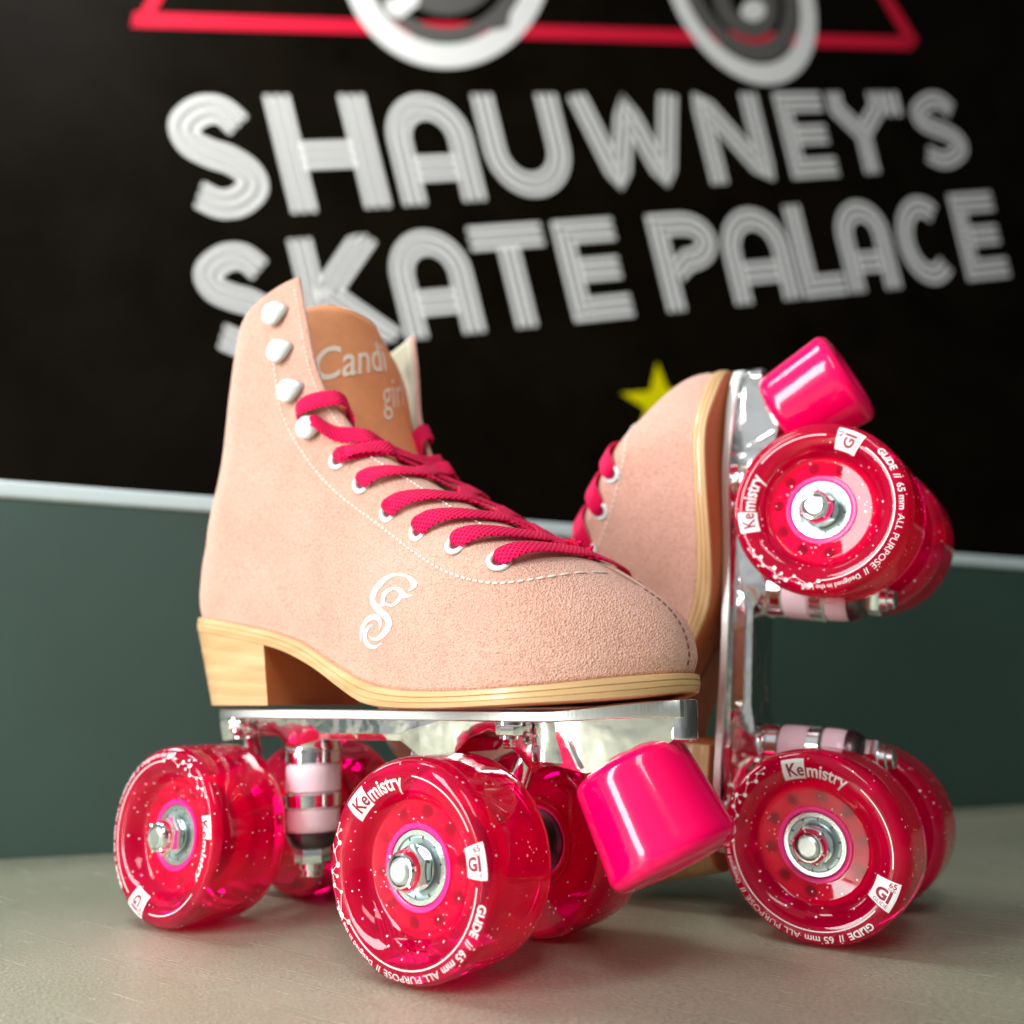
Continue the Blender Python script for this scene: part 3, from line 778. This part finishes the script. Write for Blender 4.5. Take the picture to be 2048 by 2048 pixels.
    hwx = lambda x: float(np.interp(x, [-15, 148, 158, 170, 180, 187, 189.5], [14.5, 14.5, 14.2, 11.8, 8.6, 5.6, 4.4]))
    zt_ = lambda x: 75.15+1.6*sstep(150, 185, x)
    vv = grid(bm, [[(x, -hwx(x), zt_(x)), (x, -hwx(x)*.98, zb(x)*.35+zt_(x)*.65), (x, -hwx(x)*.86, zb(x)), (x, hwx(x)*.86, zb(x)), (x, hwx(x)*.98, zb(x)*.35+zt_(x)*.65), (x, hwx(x), zt_(x))] for x in wx], closed_u=True)
    cap(bm, vv[0]); cap(bm, vv[-1])
    lathe(bm, [(69.5, 4.6), (70.2, 5.4), (81.0, 5.4), (82.0, 5.0)], 32, 'Z', (186.6, 0, 0))
    for bx_, r_b, zb1 in ((146, 9.5, 61.5),):
        for sy in (-1, 1): lathe(bm, [(zb1, r_b-1.5), (zb1+1, r_b-.4), (74.9, r_b)], 40, 'Z', (bx_, sy*(15.5-r_b), 0))
    # toe boss: upright rounded nose and two ribs
    for sy in (-1, 1):
        prism(bm, [(150.5, 75.1), (158.2, 60.8), (159.4, 60.8), (152.0, 75.1)], sy*12.6, sy*14.2)
        prism(bm, [(36, 75.1), (45, 69.6), (84, 70), (106, 75.1)], sy*12.4, sy*14.9)
    plate = obj('plate', bm, [M_alu, M_edge], root, angle=30)
    md = plate.modifiers.new('Bevel', 'BEVEL'); md.width = .0005; md.segments = 2; md.limit_method = 'ANGLE'; md.angle_limit = R(35)
    for (bx, by) in ((2, 18), (2, -18), (136, 19), (136, -19)):
        bm = bmesh.new()
        lathe_dir(bm, [(0, 4.6), (1, 4.6)], (bx, by, 75.0), (0, 0, -1), 24)
        lathe_dir(bm, [(1, 4.3), (1.4, 4.5), (4.0, 4.5), (4.4, 4.2)], (bx, by, 75.0), (0, 0, -1), 6, rot=.4)
        lathe_dir(bm, [(4.4, 3.2), (5.4, 3.2)], (bx, by, 75.0), (0, 0, -1), 20)
        lathe_dir(bm, [(5.4, 2.0), (5.9, 2.3), (6.4, 2.0), (6.9, 2.3), (7.4, 2.0), (7.9, 2.2), (8.4, 1.6)], (bx, by, 75.0), (0, 0, -1), 16)
        obj('mounting_bolt', bm, M_chrome, plate)
    # --- trucks
    for (ax, kx) in ((0, 26.5), (119.0, 92.5)):
        sg = 1 if kx > ax else -1
        tl_ = Vector((sg*.05, 0, -1)).normalized(); O = Vector((kx, 0, 64.5))
        bm = bmesh.new()
        lathe_dir(bm, [(24, 11.6), (25, 12.2), (30.5, 12.2), (31.5, 11.4)], O-Vector((0, 0, 0)), tl_, 40) if False else None
        # hanger: axle tube, yoke ring around the kingpin and the pivot arm
        lathe(bm, [(-18.0, 5.0), (-17.5, 5.6), (-12, 7.2), (12, 7.2), (17.5, 5.6), (18.0, 5.0)], 32, 'Y', (ax, 0, 32.5))
        lathe_dir(bm, [(18.2, 10.4), (19.0, 11.3), (23.6, 11.3), (24.4, 10.4)], O, tl_, 40)
        rr = []
        for t in np.linspace(0, 1, 8):
            c_ = Vector((ax, 0, 33))*(1-t)+Vector((kx-sg*8, 0, 43))*t; hw_ = 12*(1-t)+9*t; hh = 6.5*(1-t)+3.2*t
            rr.append([c_+Vector((0, math.cos(a)*hw_, math.sin(a)*hh)) for a in np.linspace(0, 2*PI, 24, endpoint=False)])
        vv = grid(bm, rr, closed_u=True); cap(bm, vv[0]); cap(bm, vv[-1])
        lathe_dir(bm, [(0, 5.5), (16, 4.2), (30, 3.6), (33, 2.4)], Vector((ax, 0, 36)), Vector((-sg*.42, 0, 1)), 20)
        truck = obj('truck', bm, M_chrome, root)
        bm = bmesh.new()
        lathe_dir(bm, [(-3, 10.5), (0, 10.8), (1.0, 11.4), (2.4, 11.4), (2.8, 11.0), (7.0, 11.0), (7.6, 10.4)], O, tl_, 40)
        obj('cushion_cup', bm, M_chrome, truck)
        bm = bmesh.new(); lathe_dir(bm, [(7.7, 10.3), (8.3, 10.8), (13, 10.9), (17.6, 10.8), (18.1, 10.3)], O, tl_, 40); obj('cushion', bm, M_bush, truck)
        bm = bmesh.new(); lathe_dir(bm, [(24.5, 10.0), (25.1, 10.5), (30, 10.3), (32.8, 9.8), (33.2, 9.4)], O, tl_, 40); obj('cushion', bm, M_bush, truck)
        bm = bmesh.new()
        lathe_dir(bm, [(33.3, 10.2), (34.5, 10.4), (38.4, 8.4), (39.0, 7.4)], O, tl_, 40)
        obj('cushion_retainer', bm, M_dark, truck)
        bm = bmesh.new()
        lathe_dir(bm, [(39.1, 6.6), (39.6, 7.0), (44, 7.0), (44.6, 6.5)], O, tl_, 6); lathe_dir(bm, [(44.6, 5.0), (47.0, 4.9), (47.4, 3.8), (49.4, 3.8), (49.9, 3.2)], O, tl_, 24)
        obj('kingpin_nut', bm, M_steel, truck)
        bm = bmesh.new()
        lathe(bm, [(-51.5, 2.9), (-51.0, 3.7)]+[(-50.6+.55*k, 3.95-.28*(k % 2)) for k in range(12)]+[(-42, 3.9), (42, 3.9)]+[(44.5+.55*k, 3.95-.28*(k % 2)) for k in range(12)]+[(51.0, 3.7), (51.5, 2.9)], 28, 'Y', (ax, 0, 32.5))
        obj('axle', bm, M_axle, truck, angle=25)
    # --- toe stop
    a = 1.06; axd = Vector((math.cos(a), 0, -math.sin(a))); O = Vector((168.1, 0, 62.5))
    bm = bmesh.new()
    pf = [(-.0, 15.4), (.4, 17.0), (1.6, 18.4), (3.2, 19.0)]
    for k in range(1, 12): pf.append((3.2+(29.2-3.2)*k/12, 19.0+(20.9-19.0)*k/12))
    for k in range(0, 7):
        t = R(90*k/6); pf.append((29.6+4.2*math.sin(t), 21.0-4.2*(1-math.cos(t))))
    pf += [(34.1, 15.5), (33.7, 14.6), (33.6, 9.0), (32.4, 8.2), (32.2, .3)]
    lathe_dir(bm, pf, O, axd, 96)
    ts = obj('toe_stop', bm, M_stop, root, angle=60)
    bm = bmesh.new(); lathe_dir(bm, [(-12, 6), (-1.5, 6), (-1.5, 9), (.2, 9)], O, axd, 32); obj('stem', bm, M_chrome, ts)

    # --- wheels
    def wheel_proto():
        bm = bmesh.new()
        pf = [(6.8, 12.3), (6.55, 13.5), (6.5, 18.0), (6.2, 19.2), (5.2, 20.2), (3.8, 21.1), (2.2, 22.2), (1.0, 23.8), (.25, 26.0), (.0, 28.3), (.25, 29.6), (.9, 30.7), (1.9, 31.5), (3.3, 32.1), (5, 32.4), (7, 32.5)]
        pf += [(d, 32.5) for d in (11, 16, 21, 26)]+[(29, 32.4), (31, 31.9), (32.6, 31.0), (33.6, 29.8), (34.0, 28.6)]
        r_ = 28.0; d_ = 33.9
        while r_ > 15.5:
            pf += [(d_, r_), (d_-.42, r_-.12)]; r_ -= 1.05; d_ -= .42
        pf += [(27.2, 14.0), (27.0, 12.3)]
        lathe(bm, pf, 128, 'Y', closed='loop')
        w = obj('wheel', bm, M_ure, None, angle=50)
        w.parent = root
        # core with pockets
        bm = bmesh.new()
        prof_c = [(6.4, 11.15), (6.2, 11.6), (6.2, 12.7), (6.9, 13.0)]
        n = 160; rws = []
        def coreface(r, a):
            # ten rounded pockets in the web
            d = 7.4 + (r-13)*.10
            best = min(math.hypot(r*math.cos(a)-16.2*math.cos(2*PI*k/10), r*math.sin(a)-16.2*math.sin(2*PI*k/10)) for k in range(10))
            return d + 6.5*(1-sstep(1.5, 2.1, best))
        rad_ = [13.0, 13.4, 13.8]+list(np.linspace(14.0, 18.6, 18))+[19.2, 19.8, 20.2]
        for d, r in prof_c: rws.append([(r*math.cos(2*PI*k/n), d, r*math.sin(2*PI*k/n)) for k in range(n)])
        for r in rad_: rws.append([(r*math.cos(2*PI*k/n), coreface(r, 2*PI*k/n), r*math.sin(2*PI*k/n)) for k in range(n)])
        for d, r in ((9.2, 20.6), (12, 20.6), (12.6, 18.2), (20, 18.2), (20.6, 20.6), (25, 20.6), (25.5, 19.5), (26, 13), (26.6, 12.6), (26.6, 11.2)): rws.append([(r*math.cos(2*PI*k/n), d, r*math.sin(2*PI*k/n)) for k in range(n)])
        vv = grid(bm, rws, closed_u=True)
        for j in range(n): bm.faces.new((vv[-1][j], vv[-1][(j+1) % n], vv[0][(j+1) % n], vv[0][j]))
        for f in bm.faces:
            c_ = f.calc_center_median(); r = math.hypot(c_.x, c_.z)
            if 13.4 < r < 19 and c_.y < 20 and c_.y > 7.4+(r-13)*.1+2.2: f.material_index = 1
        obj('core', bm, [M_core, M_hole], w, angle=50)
        # bearing
        bm = bmesh.new()
        lathe(bm, [(6.9, 11.0), (6.6, 10.7), (6.6, 9.3), (7.1, 9.0), (13, 9.0), (13, 11.0)], 64, 'Y', closed='loop')
        lathe(bm, [(7.0, 5.4), (6.7, 5.2), (6.7, 4.2), (13, 4.1), (13, 5.6)], 48, 'Y', closed='loop')
        br = obj('bearing', bm, M_steel, w)
        bm = bmesh.new(); lathe(bm, [(7.3, 9.1), (7.15, 8.4), (7.35, 8.0), (7.3, 6.0), (7.5, 5.5), (8, 5.4), (8, 9.1)], 64, 'Y', closed='loop')
        for k in range(10):
            a_ = 2*PI*k/10; c_ = Vector((8.6*math.cos(a_), 7.14, 8.6*math.sin(a_))); t_ = Vector((-math.sin(a_), 0, math.cos(a_)))*.28; q_ = Vector((math.cos(a_), 0, math.sin(a_)))*.5
            f = bm.faces.new([bm.verts.new(c_+s1*t_+s2*q_) for s1, s2 in ((-1, -1), (1, -1), (1, 1), (-1, 1))]); f.material_index = 1
        obj('bearing_shield', bm, [M_shield, M_dark], w)
        bm = bmesh.new(); lathe(bm, [(27.0, 11.0), (27.2, 9.2), (26.8, 9.0), (26.8, 5.5), (27.3, 5.2), (27.3, 4.1), (20, 4.1), (20, 11)], 64, 'Y', closed='loop')
        obj('inner_bearing', bm, M_dark, w)
        # lock nut
        bm = bmesh.new()
        lathe(bm, [(6.6, 6.4), (6.0, 6.5)], 32, 'Y')
        hexp = [(5.9, 6.0), (5.5, 6.9), (1.6, 6.9), (.9, 6.1)]
        rws = [[(r*math.cos(2*PI*k/6+.3), d, r*math.sin(2*PI*k/6+.3)) for k in range(6)] for d, r in hexp]
        vv = grid(bm, rws, closed_u=True); cap(bm, vv[0]); cap(bm, vv[-1])
        lathe(bm, [(.95, 5.9), (.2, 5.7), (-1.2, 5.4), (-1.9, 4.9), (-2.0, 4.3), (-1.2, 4.15)], 40, 'Y', closed=False)
        for k in range(6):
            a_ = 2*PI*k/6+.1; c_ = Vector((5.2*math.cos(a_), -1.55, 5.2*math.sin(a_))); ax_ = Vector((math.cos(a_), 0, math.sin(a_)))
            lathe_dir(bm, [(-.7, .35), (.5, .4)], c_, ax_, 8)
        obj('axle_nut', bm, M_chrome, w, angle=25)
        # printing
        fp = sorted([(r, d) for d, r in pf[:16]]); fr_ = [q[0] for q in fp]; fd_ = [q[1] for q in fp]
        bm = bmesh.new(); LFT = .10
        def fpt(r, a, lift=LFT): return Vector((r*math.cos(a), float(np.interp(r, fr_, fd_))-lift, r*math.sin(a)))
        def circ_text(body, size, a0, r0, stretch=1.0, bold=.0, shear=0):
            V, Fc = text_mesh(body, size, shear, 3, bold); vv = []
            for v in V:
                r = r0+v[1]; aa = R(a0)-v[0]*stretch/(r0+size*.3); vv.append(bm.verts.new(fpt(r, aa)))
            for f in Fc:
                try: bm.faces.new([vv[i] for i in f])
                except ValueError: pass
            return max(v[0] for v in V)*stretch/(r0+size*.3)*180/PI
        a = -22.0
        a -= circ_text('GLIDE', 3.1, a, 28.5, 1.10, .09)+3
        a -= circ_text('//', 3.0, a, 28.5, 1.1, .06)+3
        a -= circ_text('65 mm', 3.2, a, 28.5, 1.10, .03)+3
        a -= circ_text('ALL PURPOSE', 2.9, a, 28.5, 1.22, -.01)+3
        a -= circ_text('//', 2.8, a, 28.5, 1.1, .04)+3
        circ_text('Designed in the USA', 2.35, a, 28.7, 1.08, .01)
        circ_text('mistry', 6.6, 117.0, 23.2, .84, .13)
        def patch(a0, a1, r0, r1, lift=LFT, n=10, nr=6):
            grid(bm, [[fpt(r0+(r1-r0)*j/nr, R(a0+(a1-a0)*i/n), lift) for j in range(nr+1)] for i in range(n+1)])
        # tab behind "Ke"
        rws = []
        for i in range(11):
            t = i/10; rws.append([fpt(22.5+(29.4-22.5)*j/20, R(137-19.0*t-3*(1-t)*j/20), .13) for j in range(21)])
        grid(bm, rws)
        # label plate
        rws = []
        for i in range(11):
            aa = -9.5+19.5*i/10; rws.append([fpt(22.4+(30.4-22.4)*j/24, R(aa), .13) for j in range(25)])
        grid(bm, rws)
        # thin arcs
        for (a0, a1) in ((-14, -150), (75, 18)):
            grid(bm, [[fpt(26.9, R(a0+(a1-a0)*i/60)), fpt(27.25, R(a0+(a1-a0)*i/60))] for i in range(61)])
        # molecule
        nodes = [(-152, 27.3, .7), (-158, 28.8, .95), (-166, 28.6, .5), (-163, 30.2, .5), (-171, 26.6, .55), (-176, 28.9, .75), (-181, 27.4, .55), (176, 29.6, .85), (172, 27.0, .8), (164, 28.8, .55), (158, 27.2, .75), (154, 29.0, .5), (150, 27.8, .45), (147, 29.3, .4), (161, 30.2, .4), (180, 30.6, .45)]
        links = [(0, 1), (1, 2), (1, 3), (1, 4), (4, 5), (5, 7), (7, 6), (7, 8), (8, 9), (9, 10), (10, 11), (11, 12), (11, 13), (9, 14)]
        for aa, r, q in nodes:
            c_ = fpt(r, R(aa)); t1_ = Vector((-math.sin(R(aa)), 0, math.cos(R(aa)))); r1_ = (fpt(r+.3, R(aa))-c_).normalized()
            bm.faces.new([bm.verts.new(c_+(t1_*math.cos(k*PI/6)+r1_*math.sin(k*PI/6))*q+Vector((0, -.05, 0))) for k in range(12)])
        for i, j in links:
            (a1_, r1, _), (a2_, r2, _) = nodes[i], nodes[j]
            if a2_-a1_ > 180: a2_ -= 360
            if a1_-a2_ > 180: a1_ -= 360
            rws = []
            for k in range(5):
                t = k/4; aa = R(a1_+(a2_-a1_)*t); r = r1+(r2-r1)*t
                c_ = fpt(r, aa); dv = fpt(r2, R(a2_))-fpt(r1, R(a1_)); sd = dv.cross(Vector((0, 1, 0))).normalized()*.09
                rws.append([c_-sd, c_+sd])
            grid(bm, rws)
        obj('printing', bm, M_print, w, smooth=False)
        bm = bmesh.new(); 
        circ_text('Ke', 6.2, 132.3, 23.6, .86, .12)
        for v in bm.verts: v.co.y -= .10
        obj('brand_lettering', bm, M_printred, w, smooth=False); bm = bmesh.new()
        # label text: baseline runs outwards
        def rad_text(body, size, a_c, r0, lift=.21, bold=0, stretch=1.0):
            V, Fc = text_mesh(body, size, 0, 3, bold); vv = []
            for v in V:
                r = r0+v[0]*stretch; aa = R(a_c)+v[1]/26.5; vv.append(bm.verts.new(fpt(r, aa, lift)))
            for f in Fc:
                try: bm.faces.new([vv[i] for i in f])
                except ValueError: pass
        rad_text('65', 2.3, 5.6, 26.9, bold=.05, stretch=1.15); rad_text('mm', 1.5, 3.4, 26.9, stretch=1.1)
        rad_text('GI', 5.2, -4.6, 23.7, bold=.2, stretch=1.05); rad_text('GLIDE', 1.7, -8.4, 24.0, stretch=1.15)
        obj('label_lettering', bm, M_printred, w, smooth=False)
        return w
    hh = 63.284/2+17.5
    spec = [((0, -hh, 32.5), SPEC[label][0], 0), ((119.007, -hh, 32.5), SPEC[label][1], 0), ((0, hh, 32.5), 40, PI), ((119.007, hh, 32.5), -100, PI)]
    if not PROTO:
        PROTO.append(wheel_proto()); PROTO[0].location = (0, 0, 0)
        ws = [PROTO[0]]+[dup(PROTO[0], root) for _ in range(3)]
    else: ws = [dup(PROTO[0], root) for _ in range(4)]
    for w, (lc, ang, rz) in zip(ws, spec):
        w.location = Vector(lc)*S; w.rotation_euler = (0, -R(ang), rz); w.parent = root; w['group'] = 'glitter wheels'
    return root
M_printred = simple('dark_red_print', (.30, .004, .03), .5)
def dup(o, parent):
    c_ = o.copy(); col.objects.link(c_); c_.parent = parent
    for ch in list(o.children): dup(ch, c_)
    return c_
PROTO = []
LA = 'upright pink suede roller skate with white monogram, standing on its four wheels in front'
LB = 'pink suede roller skate tipped up on its heel, its toe stop in the air'
SPEC = {LA: (-115, 10), LB: (-113, -25)}
s1 = make_skate(LA, True)
s2 = make_skate(LB, False)
yaw, tilt = 0.012637, 1.482202
Rm = Matrix.Rotation(yaw, 3, 'Z') @ Matrix.Rotation(-tilt, 3, 'Y')
W = Vector((203.276, 113.269, 32.5)); O = W - Rm @ Vector((0, 0, 32.5))
s2.location = O*S; s2.rotation_euler = Rm.to_euler()
